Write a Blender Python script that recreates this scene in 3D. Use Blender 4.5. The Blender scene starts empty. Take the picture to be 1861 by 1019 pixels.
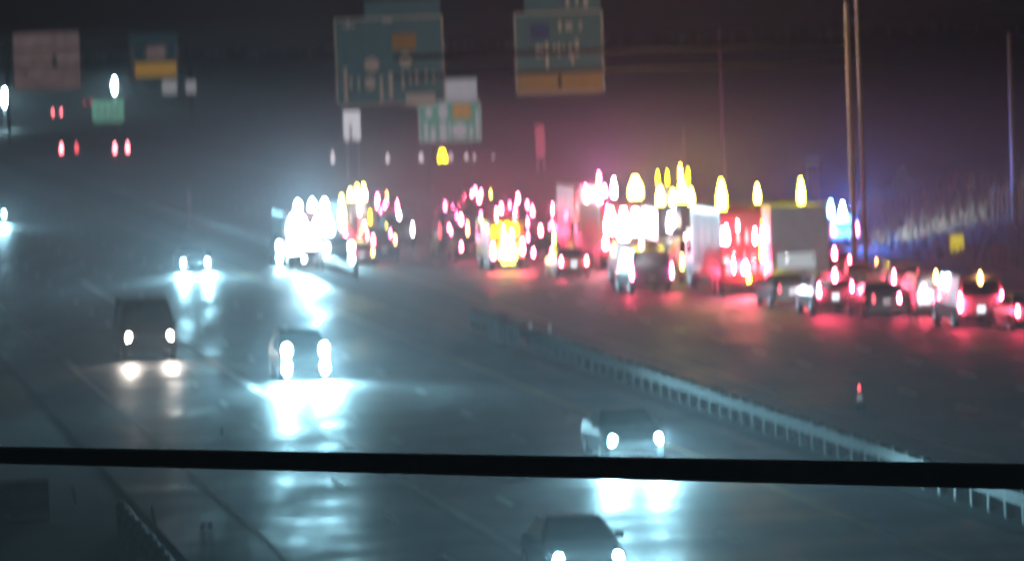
import bpy, bmesh, math, random
from mathutils import Vector, Matrix, Euler

random.seed(7)
sc = bpy.context.scene
COL = sc.collection
PI = math.pi

# ------------------------------------------------------------------ camera
W, H, F = 1861.0, 1019.0, 10000.0          # photograph size and focal length in its pixels
CAM_H = 12.0
BLOOM_MIST = 0.0019
PITCH, ROLL = 0.04255, math.radians(-2.0)
cam_data = bpy.data.cameras.new("traffic_camera")
cam = bpy.data.objects.new("traffic_camera", cam_data)
COL.objects.link(cam)
cam.location = (0, 0, CAM_H)
ROT = (Euler((PI / 2 - PITCH, 0, 0)).to_matrix() @ Matrix.Rotation(ROLL, 3, 'Z'))
cam.rotation_euler = ROT.to_euler()
cam_data.sensor_width = 36.0
cam_data.lens = 36.0 * F / W
cam_data.clip_start = 0.5
cam_data.clip_end = 12000
cam_data.dof.use_dof = True                # a cheap dome camera, focused short and smeared upright
cam_data.dof.focus_distance = 55.0
cam_data.dof.aperture_fstop = 0.193 / 0.122
cam_data.dof.aperture_ratio = 2.7
sc.camera = cam

# ------------------------------------------------------------------ world: night sky with city glow
world = bpy.data.worlds.new("World")
sc.world = world
world.use_nodes = True
wn = world.node_tree
wn.nodes.clear()
wo = wn.nodes.new("ShaderNodeOutputWorld")
wb = wn.nodes.new("ShaderNodeBackground")
wb.inputs[0].default_value = (0.75, 0.52, 0.36, 1)
wb.inputs[1].default_value = 0.004
wn.links.new(wb.outputs[0], wo.inputs[0])

sc.view_settings.view_transform = 'Standard'
sc.view_settings.look = 'None'
sc.view_settings.exposure = 0.0
sc.view_settings.gamma = 1.0
sc.view_settings.use_curve_mapping = False
sc.cycles.use_denoising = True
sc.cycles.max_bounces = 4
sc.cycles.diffuse_bounces = 1
sc.cycles.glossy_bounces = 2
sc.cycles.transmission_bounces = 2
sc.cycles.volume_bounces = 0
sc.cycles.sample_clamp_indirect = 6.0
sc.cycles.use_light_tree = True
sc.cycles.volume_max_steps = 64

# ------------------------------------------------------------------ places: pixel of the photograph -> ground, road coordinates
RIGHT, UP, FWD = ROT @ Vector((1, 0, 0)), ROT @ Vector((0, 1, 0)), ROT @ Vector((0, 0, -1))
EYE = Vector((0, 0, CAM_H))


def ray(u, v):
    return FWD + RIGHT * ((u - W / 2) / F) + UP * ((H / 2 - v) / F)


def ground(u, v, z=0.0):
    d = ray(u, v)
    return EYE + d * ((z - CAM_H) / d.z)


def at(u, v, s):
    """world point seen at (u, v) where one metre covers s photo pixels"""
    return EYE + ray(u, v) * (F / s)


TH = math.atan(1380.0 / F)                  # the road runs this far left of the view
ALONG = Vector((-math.sin(TH), math.cos(TH), 0))
ACROSS = Vector((math.cos(TH), math.sin(TH), 0))


def road(L, t, z=0.0):
    p = ACROSS * L + ALONG * t
    p.z = z
    return p


def road_co(p):
    return p.dot(ACROSS), p.dot(ALONG)


# ------------------------------------------------------------------ materials
MATS = {}


def nm(name):
    m = bpy.data.materials.new(name)
    m.use_nodes = True
    MATS[name] = m
    return m, m.node_tree, m.node_tree.nodes['Principled BSDF']


def mat(name, col, rough=0.6, metal=0.0, vary=0.25, scale=3.0, bump=0.0, spec=0.5, coat=0.0):
    m, t, b = nm(name)
    tc = t.nodes.new("ShaderNodeTexCoord")
    nz = t.nodes.new("ShaderNodeTexNoise")
    nz.inputs['Scale'].default_value = scale
    nz.inputs['Detail'].default_value = 5
    t.links.new(tc.outputs['Object'], nz.inputs['Vector'])
    r = t.nodes.new("ShaderNodeValToRGB")
    c0 = [max(0, c * (1 - vary)) for c in col]
    c1 = [min(1, c * (1 + vary)) for c in col]
    r.color_ramp.elements[0].color = (*c0, 1)
    r.color_ramp.elements[1].color = (*c1, 1)
    r.color_ramp.elements[0].position = 0.3
    r.color_ramp.elements[1].position = 0.7
    t.links.new(nz.outputs['Fac'], r.inputs['Fac'])
    t.links.new(r.outputs['Color'], b.inputs['Base Color'])
    b.inputs['Roughness'].default_value = rough
    b.inputs['Metallic'].default_value = metal
    b.inputs['Specular IOR Level'].default_value = spec
    b.inputs['Coat Weight'].default_value = coat
    if bump:
        bp = t.nodes.new("ShaderNodeBump")
        bp.inputs['Strength'].default_value = bump
        bp.inputs['Distance'].default_value = 0.05
        t.links.new(nz.outputs['Fac'], bp.inputs['Height'])
        t.links.new(bp.outputs['Normal'], b.inputs['Normal'])
    return m


def sheeting_glow(m, k):  # emission in the face's own colour, in place of returned headlight glare
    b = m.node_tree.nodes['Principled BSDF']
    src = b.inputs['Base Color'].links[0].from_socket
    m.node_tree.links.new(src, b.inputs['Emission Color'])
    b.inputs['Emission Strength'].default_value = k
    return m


def lamp(name, col, strength):
    m = bpy.data.materials.new(name)
    m.use_nodes = True
    t = m.node_tree
    t.nodes.clear()
    o = t.nodes.new("ShaderNodeOutputMaterial")
    e = t.nodes.new("ShaderNodeEmission")
    e.inputs[0].default_value = (*col, 1)
    e.inputs[1].default_value = strength
    t.links.new(e.outputs[0], o.inputs[0])
    MATS[name] = m
    return m


def wet_asphalt(name, col, r0=.26, r1=.62):
    m, t, b = nm(name)
    tc = t.nodes.new("ShaderNodeTexCoord")
    mp = t.nodes.new("ShaderNodeMapping")
    mp.inputs['Rotation'].default_value = (0, 0, -TH)
    mp.inputs['Scale'].default_value = (0.8, 0.05, 1)
    t.links.new(tc.outputs['Object'], mp.inputs['Vector'])
    n1 = t.nodes.new("ShaderNodeTexNoise")             # wheel tracks and long wear along the lanes
    n1.inputs['Scale'].default_value = 0.7
    n1.inputs['Detail'].default_value = 4
    t.links.new(mp.outputs[0], n1.inputs['Vector'])
    n2 = t.nodes.new("ShaderNodeTexNoise")
    n2.inputs['Scale'].default_value = 0.25
    n2.inputs['Detail'].default_value = 6
    t.links.new(tc.outputs['Object'], n2.inputs['Vector'])
    r = t.nodes.new("ShaderNodeValToRGB")
    r.color_ramp.elements[0].color = (*[c * 0.6 for c in col], 1)
    r.color_ramp.elements[1].color = (*[c * 1.5 for c in col], 1)
    r.color_ramp.elements[0].position = 0.35
    r.color_ramp.elements[1].position = 0.7
    t.links.new(n1.outputs['Fac'], r.inputs['Fac'])
    t.links.new(r.outputs['Color'], b.inputs['Base Color'])
    mr = t.nodes.new("ShaderNodeMapRange")
    mr.inputs['From Min'].default_value = 0.38
    mr.inputs['From Max'].default_value = 0.62
    mr.inputs['To Min'].default_value = r0
    mr.inputs['To Max'].default_value = r1
    mx = t.nodes.new("ShaderNodeMath")
    mx.operation = 'MULTIPLY_ADD'
    mx.inputs[1].default_value = 0.5
    hf = t.nodes.new("ShaderNodeMath")
    hf.operation = 'MULTIPLY'
    hf.inputs[1].default_value = 0.5
    t.links.new(n2.outputs['Fac'], hf.inputs[0])
    t.links.new(n1.outputs['Fac'], mx.inputs[0])
    t.links.new(hf.outputs[0], mx.inputs[2])
    t.links.new(mx.outputs[0], mr.inputs['Value'])
    t.links.new(mr.outputs[0], b.inputs['Roughness'])
    b.inputs['IOR'].default_value = 1.36
    n3 = t.nodes.new("ShaderNodeTexNoise")
    n3.inputs['Scale'].default_value = 6
    n3.inputs['Detail'].default_value = 3
    t.links.new(tc.outputs['Object'], n3.inputs['Vector'])
    bp = t.nodes.new("ShaderNodeBump")
    bp.inputs['Strength'].default_value = 0.12
    bp.inputs['Distance'].default_value = 0.02
    t.links.new(n3.outputs['Fac'], bp.inputs['Height'])
    t.links.new(bp.outputs['Normal'], b.inputs['Normal'])
    return m


ASPHALT = wet_asphalt("wet_asphalt", (0.05, 0.05, 0.052), .33, .64)
ASPHALT_D = wet_asphalt("damp_asphalt", (0.06, 0.058, 0.058), .5, .75)
GROUND = mat("dark_grass_ground", (0.035, 0.045, 0.02), 0.9, vary=0.5, scale=0.2, bump=0.3)
GRASS = mat("dry_grass", (0.085, 0.085, 0.05), 0.8, vary=0.4, scale=2)
PAINT_W = mat("road_paint_white", (0.75, 0.75, 0.72), 0.55, vary=0.15, scale=1)
PAINT_Y = mat("road_paint_yellow", (0.7, 0.5, 0.1), 0.55, vary=0.15, scale=1)
GALV = mat("galvanised_steel", (0.2, 0.2, 0.2), 0.6, metal=0.15, vary=0.2, scale=2)
POSTM = mat("weathered_post", (0.5, 0.5, 0.48), 0.6, metal=0.0, vary=0.3, scale=4)
STEEL = mat("gantry_steel", (0.55, 0.55, 0.55), 0.55, metal=0.1, vary=0.2, scale=1)
BLACKSTEEL = mat("black_chord_steel", (0.02, 0.02, 0.022), 0.8, spec=0.1)
PALE_POLE_LIT_RAIL = mat("pale_pole_and_lit_rail", (0.72, 0.72, 0.74), 0.5, vary=0.1, scale=1)
DARKSTEEL = mat("dark_beam_steel", (0.33, 0.36, 0.37), 0.6, metal=0.0, vary=0.25, scale=1.2)
CONC = mat("concrete", (0.33, 0.32, 0.3), 0.8, vary=0.25, scale=1.5, bump=0.2)
SIGN_G = mat("sign_green", (0.06, 0.14, 0.17), 0.45, vary=0.12, scale=1.5)
SIGN_GP = mat("sign_green_pale", (0.10, 0.42, 0.30), 0.45, vary=0.12, scale=1.5)
SIGN_W = mat("sign_white", (0.78, 0.78, 0.8), 0.45, vary=0.08, scale=2)
SIGN_Y = mat("sign_yellow", (0.5, 0.33, 0.13), 0.45, vary=0.1, scale=2)
SIGN_B = mat("sign_blue", (0.05, 0.12, 0.42), 0.45, vary=0.1, scale=2)
SIGN_BR = mat("sign_weathered_brown", (0.42, 0.30, 0.31), 0.5, vary=0.3, scale=0.6)
SIGN_BK = mat("sign_black", (0.02, 0.02, 0.02), 0.5)
GLASS = mat("car_glass", (0.012, 0.014, 0.016), 0.15, vary=0.1, spec=0.4)
RUBBER = mat("tyre_rubber", (0.02, 0.02, 0.02), 0.85)
ALLOY = mat("wheel_alloy", (0.45, 0.45, 0.46), 0.35, metal=0.9)
PLASTIC = mat("black_plastic", (0.025, 0.025, 0.027), 0.6)
PLATE = mat("number_plate_white", (0.75, 0.76, 0.78), 0.5)
CHROME = mat("chrome_trim", (0.6, 0.6, 0.6), 0.2, metal=1.0)
LEAF = mat("leaf_dark", (0.055, 0.075, 0.03), 0.7, vary=0.5, scale=1.5)
BARK = mat("bark", (0.10, 0.075, 0.05), 0.9, vary=0.3, scale=4)
CONEO = mat("cone_orange", (0.75, 0.14, 0.03), 0.5)
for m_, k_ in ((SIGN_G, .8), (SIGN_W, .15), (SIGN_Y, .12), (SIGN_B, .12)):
    sheeting_glow(m_, k_ * .2)                                  # glow put into sign faces for the headlight glare they return
SIGN_BR, SIGN_GP = sheeting_glow(SIGN_BR, .2), sheeting_glow(SIGN_GP, .34)
SIGN_GPF = sheeting_glow(mat("sign_green_far", (0.16, 0.5, 0.36), 0.45, vary=0.12, scale=1.5), 1.0)
SIGN_WF = sheeting_glow(mat("sign_white_far", (0.72, 0.74, 0.78), 0.45, vary=0.08, scale=2), .3)
SIGN_WB = sheeting_glow(mat("sign_white_bright", (0.8, 0.78, 0.84), 0.45, vary=0.08, scale=2), .75)
SIGN_YF = sheeting_glow(mat("sign_orange_far", (0.7, 0.4, 0.08), 0.45, vary=0.1, scale=2), .3)
CARP = {
    'black': mat("paint_black", (0.012, 0.013, 0.015), 0.5, coat=0.0, vary=0.1, spec=0.2),
    'charcoal': mat("paint_charcoal", (0.045, 0.047, 0.05), 0.5, coat=0.0, vary=0.1, spec=0.25),
    'grey': mat("paint_grey", (0.2, 0.2, 0.21), 0.3, coat=0.15, vary=0.1),
    'palegrey': mat("paint_pale_grey", (0.36, 0.42, 0.48), 0.5, vary=0.12),
    'silver': mat("paint_silver", (0.5, 0.51, 0.53), 0.3, metal=0.4, coat=0.15, vary=0.1),
    'white': mat("paint_white", (0.78, 0.79, 0.8), 0.35, coat=0.5, vary=0.06),
    'blue': mat("paint_blue", (0.04, 0.07, 0.18), 0.28, coat=0.15, vary=0.1),
    'red': mat("paint_red", (0.3, 0.02, 0.02), 0.28, coat=0.15, vary=0.1),
    'firered': mat("paint_fire_red", (0.2, 0.014, 0.012), 0.28, coat=0.15, vary=0.1),
    'beige': mat("paint_beige", (0.25, 0.21, 0.16), 0.35, coat=0.5, vary=0.1),
    'yellow': mat("paint_yellow", (0.75, 0.5, 0.04), 0.4, coat=0.4, vary=0.1),
}
HEAD = (0.37, 0.79, 0.97)
L_HEAD = lamp("headlamp_lens", HEAD, 260)
L_HEADW = lamp("headlamp_lens_warm", (1.0, 0.93, 0.85), 50)
L_FLOOD = lamp("floodlight_lens", (0.72, 0.93, 1.0), 50)
L_FLOOD2 = lamp("scene_light_lens", (0.93, 0.93, 1.0), 40)
L_TAIL = lamp("brake_lamp_lens", (1.0, 0.055, 0.12), 460)
L_TAILP = lamp("tail_lamp_pink", (1.0, 0.08, 0.24), 150)
L_TAILD = lamp("tail_lamp_dim", (1.0, 0.10, 0.13), 5)
L_TAILF = lamp("tail_lamp_far", (1.0, 0.20, 0.25), 26)
L_AMB = lamp("amber_lamp_lens", (1.0, 0.78, 0.03), 90)
L_AMBS = lamp("amber_lamp_soft", (1.0, 0.7, 0.006), 25)
L_AMBW = lamp("warm_lamp_lens", (1.0, 0.86, 0.14), 30)
L_ORANGE = lamp("orange_brake_lamp", (1.0, 0.42, 0.12), 40)
L_BLUE = lamp("blue_beacon_lens", (0.12, 0.45, 1.0), 160)
L_BLUEW = lamp("blue_white_beacon_lens", (0.5, 0.7, 1.0), 120)
L_RED = lamp("red_beacon_lens", (1.0, 0.03, 0.04), 28)
L_WHITE = lamp("white_work_lamp", (0.9, 0.9, 1.0), 70)
L_DIMW = lamp("dim_white_lamp", (0.9, 0.75, 0.8), 1.6)
L_REDSIGN = lamp("red_lit_panel", (1.0, 0.16, 0.25), 0.42)
L_STREET = lamp("street_lamp_lens", (0.55, 0.9, 1.0), 420)
L_PLATEL = lamp("number_plate_glow", (0.85, 0.92, 1.0), 3.0)


# ------------------------------------------------------------------ mesh helpers
class MB:
    def __init__(self):
        self.v, self.f = [], []

    def add(self, vs, fs):
        o = len(self.v)
        self.v += [tuple(x) for x in vs]
        self.f += [tuple(i + o for i in f) for f in fs]
        return self

    def box(self, x0, x1, y0, y1, z0, z1):
        vs = [(x, y, z) for z in (z0, z1) for y in (y0, y1) for x in (x0, x1)]
        return self.add(vs, [(0, 2, 3, 1), (4, 5, 7, 6), (0, 1, 5, 4), (2, 6, 7, 3), (0, 4, 6, 2), (1, 3, 7, 5)])

    def tube(self, p0, p1, r0, r1=None, n=10, cap=True):
        r1 = r0 if r1 is None else r1
        p0, p1 = Vector(p0), Vector(p1)
        d = (p1 - p0).normalized()
        a = d.orthogonal().normalized()
        b = d.cross(a)
        vs = []
        for p, r in ((p0, r0), (p1, r1)):
            for k in range(n):
                th = 2 * PI * k / n
                vs.append(p + (a * math.cos(th) + b * math.sin(th)) * r)
        fs = [(k, (k + 1) % n, n + (k + 1) % n, n + k) for k in range(n)]
        if cap:
            fs += [tuple(range(n - 1, -1, -1)), tuple(range(n, 2 * n))]
        return self.add(vs, fs)

    def loft(self, loops, cap=True):
        n = len(loops[0])
        vs = [p for lp in loops for p in lp]
        fs = []
        for i in range(len(loops) - 1):
            for k in range(n):
                k2 = (k + 1) % n
                fs.append((i * n + k, i * n + k2, (i + 1) * n + k2, (i + 1) * n + k))
        if cap:
            fs += [tuple(range(n - 1, -1, -1)), tuple(range((len(loops) - 1) * n, len(loops) * n))]
        return self.add(vs, fs)

    def ball(self, c, rx, ry, rz, n=12, m=8):
        vs = [(c[0], c[1], c[2] - rz)]
        for j in range(1, m):
            ph = -PI / 2 + PI * j / m
            for k in range(n):
                th = 2 * PI * k / n
                vs.append((c[0] + rx * math.cos(ph) * math.cos(th), c[1] + ry * math.cos(ph) * math.sin(th), c[2] + rz * math.sin(ph)))
        vs.append((c[0], c[1], c[2] + rz))
        fs = [(0, 1 + (k + 1) % n, 1 + k) for k in range(n)]
        for j in range(m - 2):
            a, b = 1 + j * n, 1 + (j + 1) * n
            fs += [(a + k, a + (k + 1) % n, b + (k + 1) % n, b + k) for k in range(n)]
        a, e = 1 + (m - 2) * n, len(vs) - 1
        fs += [(a + k, a + (k + 1) % n, e) for k in range(n)]
        return self.add(vs, fs)

    def taper(self, cx, cy, z0, z1, w0, w1, d):
        """an upright lens: w0 wide at its foot, w1 at its tip, d deep, rounded in plan"""
        def lp(z, w, dd):
            return [(cx - w / 2, cy + dd, z), (cx - w / 2, cy - dd * .2, z), (cx - w / 4, cy - dd, z), (cx + w / 4, cy - dd, z),
                    (cx + w / 2, cy - dd * .2, z), (cx + w / 2, cy + dd, z)]
        h = z1 - z0
        return self.loft([lp(z0, w0 * .7, d * .8), lp(z0 + h * .12, w0, d), lp(z0 + h * .45, w0 * .95, d),
                          lp(z0 + h * .8, (w0 + w1) / 2 * .8, d * .8), lp(z1, w1, d * .5)])

    def mesh(self, name, smooth=False, bevel=0.0):
        me = bpy.data.meshes.new(name)
        me.from_pydata(self.v, [], self.f)
        bm = bmesh.new()
        bm.from_mesh(me)
        bmesh.ops.recalc_face_normals(bm, faces=bm.faces)
        if bevel:
            es = [e for e in bm.edges if len(e.link_faces) == 2 and e.calc_face_angle(0) > 0.5]
            bmesh.ops.bevel(bm, geom=es, offset=bevel, segments=2, affect='EDGES', profile=0.6, clamp_overlap=True)
        if smooth:
            for f in bm.faces:
                f.smooth = True
        bm.to_mesh(me)
        bm.free()
        return me


CACHE = {}


def obj(name, mesh, m, parent=None, loc=None):
    """one object; the mesh data may be shared, the material belongs to the object"""
    if not mesh.materials:
        mesh.materials.append(m)
    o = bpy.data.objects.new(name, mesh)
    COL.objects.link(o)
    o.material_slots[0].link = 'OBJECT'
    o.material_slots[0].material = m
    if parent:
        o.parent = parent
    if loc is not None:
        o.location = loc
    return o


def shared(key, make, **kw):
    if key not in CACHE:
        CACHE[key] = make().mesh("_".join(str(k) for k in key), **kw)
    return CACHE[key]


def thing(name, label, cat, loc=(0, 0, 0), rz=0.0, group=None):
    o = bpy.data.objects.new(name, None)
    COL.objects.link(o)
    o.empty_display_size = 0.2
    o.location = loc
    o.rotation_euler = (0, 0, rz)
    o["label"], o["category"] = label, cat
    if group:
        o["group"] = group
    return o


def tag(o, label, cat, group=None):
    o["label"], o["category"] = label, cat
    if group:
        o["group"] = group
    return o


def structure(name, mb, m, **kw):
    o = obj(name, mb.mesh(name, **kw), m)
    o["kind"] = "structure"
    return o


def light(parent, loc, col, power, kind='POINT', radius=0.12, aim=None, angle=110, name="lamp_light"):
    ld = bpy.data.lights.new(name, kind)
    ld.color = col
    ld.energy = power
    ld.shadow_soft_size = radius * (1.8 if kind == 'SPOT' else 1)
    o = bpy.data.objects.new(name, ld)
    COL.objects.link(o)
    o.parent = parent
    o.location = loc
    if kind == 'SPOT':
        ld.spot_size = math.radians(angle)
        ld.spot_blend = 1.0
        o.rotation_euler = Vector(aim).to_track_quat('-Z', 'Y').to_euler()
    return o


# ------------------------------------------------------------------ ground and roads
gb = MB()
gb.add([(-1800, -60, 0), (1800, -60, 0), (1800, 9000, 0), (-1800, 9000, 0)], [(0, 1, 2, 3)])
structure("ground", gb, GROUND)


def strip(L0, L1, t0, t1, z, n=1):
    mb = MB()
    vs, fs = [], []
    for i in range(n + 1):
        t = t0 + (t1 - t0) * i / n
        vs += [road(L0, t, z), road(L1, t, z)]
    for i in range(n):
        a = 2 * i
        fs.append((a, a + 1, a + 3, a + 2))
    return mb.add(vs, fs)


T_END = 3200
road_in = structure("inbound_carriageway", strip(10.0, 29.4, -40, T_END, 0.03), ASPHALT)
road_out = structure("outbound_carriageway", strip(32.4, 57.0, -40, T_END, 0.03), ASPHALT_D)
obj("edge_line", strip(12.2, 12.36, 20, 1600, 0.036).mesh("edge_line"), PAINT_W, road_in)
obj("edge_line", strip(26.6, 26.76, 20, 1600, 0.036).mesh("edge_line"), PAINT_Y, road_in)
obj("edge_line", strip(34.0, 34.16, 20, 1600, 0.036).mesh("edge_line"), PAINT_Y, road_out)
obj("edge_line", strip(52.9, 53.06, 20, 1600, 0.036).mesh("edge_line"), PAINT_W, road_out)
Lg = (road_co(ground(330, 598))[0] + road_co(ground(545, 795))[0]) / 2
obj("glow_edge_strip", strip(Lg - .14, Lg + .14, 60, 300, 0.037).mesh("glow_edge_strip"), PAINT_W, road_in)  # white strip painted where the headlight glow ends on the road
dash = strip(-0.09, 0.09, 0, 3.0, 0.036).mesh("lane_dash")
for Lx, par in ((15.9, road_in), (19.4, road_in), (23.0, road_in), (37.9, road_out), (41.7, road_out), (45.5, road_out), (49.2, road_out)):
    t = 40.0 + Lx % 5
    while t < 520:
        obj("lane_dash", dash, PAINT_W if par is road_out else PAINT_W, par, road(Lx, t))
        t += 12.2 if par is road_in else 9.0

def bank_z(L, t):
    q = (L - 60.5) / 42
    if q < 0:
        return 0.0
    k = max(0.0, min(1.0, (385 - t) / 60))
    return 0.02 + k * k * (3 - 2 * k) * 3.6 * (1 - math.cos(PI * min(1, q * 1.9))) / 2 * (0.8 + 0.25 * math.sin(t * .021 + 1) + 0.1 * math.sin(t * .13 + L))


# grass bank beyond the outbound shoulder
bk = MB()
NL, NT = 16, 60
vs, fs = [], []
for i in range(NT + 1):
    t = 100 + 300 * i / NT
    for j in range(NL + 1):
        q = j / NL
        L = 60.5 + 42 * q
        hgt = 3.6 * (1 - math.cos(PI * min(1, q * 1.9))) / 2 * 1
        vs.append(road(L, t, bank_z(L, t)))
for i in range(NT):
    for j in range(NL):
        a = i * (NL + 1) + j
        fs.append((a, a + 1, a + NL + 2, a + NL + 1))
bk.add(vs, fs)
bank = structure("grass_bank", bk, GRASS, smooth=True)


rg = random.Random(3)
tf = MB()
for k in range(9000):
    L = rg.uniform(61, 80)
    t = rg.uniform(180, 380)
    b = road(L, t, bank_z(L, t) - .02)
    h = rg.uniform(.25, .9)
    a = rg.uniform(0, PI)
    dx, dy = math.cos(a) * .06, math.sin(a) * .06
    tip = b + Vector((rg.uniform(-.2, .2), rg.uniform(-.2, .2), h))
    tf.add([b + Vector((dx, dy, 0)), b - Vector((dx, dy, 0)), tip], [(0, 1, 2)])
go = obj("tall_grass", tf.mesh("tall_grass"), GRASS)
tag(go, "tall dry grass standing on the bank right of the stopped traffic", "grass")
go["kind"] = "stuff"


# ------------------------------------------------------------------ trees
def leaf_cloud(rr, cx, cy, cz, rx, ry, rz, n, size):
    mb = MB()
    lumps = [(cx + rr.uniform(-.7, .7) * rx, cy + rr.uniform(-.7, .7) * ry, cz + rr.uniform(-.7, .8) * rz, rr.uniform(.3, .55)) for _ in range(11)]
    for _ in range(n):
        lx, ly, lz, lr = rr.choice(lumps)
        d = Vector((rr.gauss(0, 1), rr.gauss(0, 1), rr.gauss(0, 1))).normalized() * (rr.random() ** .4)
        p = Vector((lx + d.x * rx * lr, ly + d.y * ry * lr, lz + d.z * rz * lr))
        u = Vector((rr.gauss(0, 1), rr.gauss(0, 1), rr.gauss(0, 1))).normalized()
        w = u.orthogonal().normalized()
        s = size * rr.uniform(.6, 1.3)
        mb.add([p - u * s, p + w * s * .5, p + u * s, p - w * s * .5], [(0, 1, 2, 3)])
    return mb


def tree(name, label, p, h, seed, n=1400, group=None):
    rr = random.Random(seed)
    r = thing(name, label, "tree", p, rr.uniform(0, 6), group)
    tr = MB()
    tr.tube((0, 0, -.2), (.1, 0, h * .45), h * .028, h * .018, 8)
    for k in range(6):
        a = k * 1.05 + rr.random()
        z = h * rr.uniform(.3, .45)
        tr.tube((.07, 0, z), (math.cos(a) * h * .22, math.sin(a) * h * .22, z + h * rr.uniform(.15, .35)), h * .012, h * .005, 6)
    tr.tube((.1, 0, h * .45), (0, .1, h * .85), h * .018, h * .006, 8)
    obj("trunk", tr.mesh("trunk", smooth=True), BARK, r)
    obj("crown", leaf_cloud(rr, 0, 0, h * .64, h * .27, h * .27, h * .36, n, h * .035).mesh("crown"), LEAF, r)
    return r


# far wood along the horizon
rr = random.Random(11)
fw = MB()
for k in range(2600):
    x = rr.uniform(-900, 900)
    y = rr.uniform(2900, 3500)
    h = rr.uniform(9, 15)
    for q in range(5):
        p = Vector((x + rr.gauss(0, 3), y + rr.gauss(0, 3), rr.uniform(.15, 1) * h))
        u = Vector((rr.gauss(0, 1), rr.gauss(0, .3), rr.gauss(0, 1))).normalized()
        w = Vector((u.z, 0, -u.x)).normalized()
        s = rr.uniform(1.2, 3)
        if p.z + s > 15.8:
            p.z = 15.8 - s
        fw.add([p - u * s, p + w * s * .7, p + u * s, p - w * s * .7], [(0, 1, 2, 3)])
wd = obj("woods", fw.mesh("woods"), LEAF)
tag(wd, "dark woods far off along the horizon behind the road signs", "woods")
wd["kind"] = "stuff"

# ------------------------------------------------------------------ guardrails
def w_beam(length, side):
    prof = [(0, .0), (.05, .04), (.05, .1), (0, .15), (0, .17), (.05, .22), (.05, .28), (0, .31)]
    mb = MB()
    lo = []
    for y in (0, length):
        lo.append([(side * x, y, z) for x, z in prof] + [(side * (x - .006), y, z) for x, z in reversed(prof)])
    return mb.loft(lo)


def guardrail(label, L, t0, t1, both, seed, rail_h=0.42, skip_rail=(), steel=None):
    r = thing("guardrail", label, "guardrail", road(L, t0), TH)
    rr = random.Random(seed)
    pm = shared(("guard_post",), lambda: MB().box(-.08, .08, -.05, .05, -.02, .82).box(-.11, -.08, -.07, .07, -.02, .82).box(.08, .11, -.07, .07, -.02, .82))
    sides = (-1, 1) if both else (1,)
    n = int((t1 - t0) / 3.81)
    for k in range(n):
        for s in sides:
            if k in skip_rail:
                continue
            rm = shared(("rail_panel", s), lambda: w_beam(3.80, s))
            o = obj("rail_panel", rm, steel or GALV, r, (s * .115 + rr.uniform(-.01, .01), k * 3.81, rail_h + rr.uniform(-.012, .012)))
    for k in range(n * 2 + 1):
        p = obj("post", pm, POSTM, r, (0, k * 1.905, rr.uniform(-.03, 0)))
        p.rotation_euler = (rr.uniform(-.02, .02), rr.uniform(-.03, .03), 0)
    return r


tg1, tg0 = road_co(ground(880, 590))[1], road_co(ground(640, 508))[1]
gr_med = guardrail("steel median guardrail from the bottom right up to the crash cushion", 30.4, 96, tg1, True, 1)
gr_far = guardrail("far median guardrail beyond the gap, in the blue-white glare", 31.5, tg0, 480, True, 5, steel=PALE_POLE_LIT_RAIL)  # paler rail colour stands in for the headlights falling on it
gr_left = guardrail("steel guardrail on leaning posts at the bottom corner beside the dark verge", 9.0, 86, 140, False, 2)


# ------------------------------------------------------------------ vehicles
ST = {
    'sedan': [(-2.36, .42, .62, .86, .95, .74, .78, .74, .66), (-2.22, .28, .70, .95, 1.02, .84, .89, .84, .78),
              (-1.55, .22, .74, 1.0, 1.05, .88, .91, .86, .78), (-.85, .22, .74, 1.0, 1.41, .88, .91, .86, .58),
              (.2, .22, .74, .99, 1.45, .88, .91, .86, .60), (1.02, .22, .74, .95, 1.0, .88, .91, .86, .76),
              (1.9, .24, .68, .82, .88, .86, .90, .84, .72), (2.26, .28, .58, .72, .77, .78, .83, .76, .64), (2.38, .4, .54, .62, .66, .66, .7, .64, .56)],
    'suv': [(-2.32, .5, .8, 1.1, 1.55, .76, .84, .82, .6), (-2.2, .34, .85, 1.15, 1.72, .88, .94, .9, .68),
            (-1.9, .3, .88, 1.16, 1.76, .9, .96, .92, .72), (-.8, .3, .88, 1.15, 1.79, .9, .96, .92, .72),
            (.35, .3, .88, 1.13, 1.76, .9, .96, .92, .72), (1.05, .3, .86, 1.1, 1.16, .9, .96, .92, .84),
            (2.0, .32, .8, 1.0, 1.06, .9, .95, .9, .8), (2.3, .36, .7, .9, .95, .84, .88, .84, .74), (2.4, .45, .66, .8, .84, .74, .78, .74, .66)],
    'van': [(-2.7, .5, .9, 1.25, 2.0, .84, .9, .9, .72), (-2.62, .36, .95, 1.3, 2.12, .92, .98, .96, .82),
            (-1.0, .32, .95, 1.3, 2.16, .94, 1.0, .98, .84), (.9, .32, .95, 1.25, 2.12, .94, 1.0, .98, .82),
            (1.7, .32, .92, 1.18, 1.26, .94, 1.0, .96, .86), (2.4, .36, .85, 1.05, 1.1, .9, .95, .9, .78), (2.6, .45, .7, .85, .9, .78, .82, .78, .7)],
    'pickup': [(-2.85, .55, .8, 1.02, 1.1, .84, .92, .92, .9), (-2.78, .45, .85, 1.05, 1.14, .9, .98, .98, .95),
               (-.9, .42, .88, 1.08, 1.16, .92, 1.0, .98, .95), (-.82, .42, .88, 1.12, 1.84, .92, 1.0, .96, .74),
               (.7, .42, .88, 1.12, 1.86, .92, 1.0, .96, .76), (1.35, .42, .88, 1.1, 1.2, .92, 1.0, .96, .88),
               (2.5, .44, .85, 1.08, 1.14, .92, .98, .94, .86), (2.8, .48, .8, 1.0, 1.06, .9, .95, .92, .84), (2.88, .55, .75, .95, .98, .8, .85, .82, .76)],
}
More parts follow.
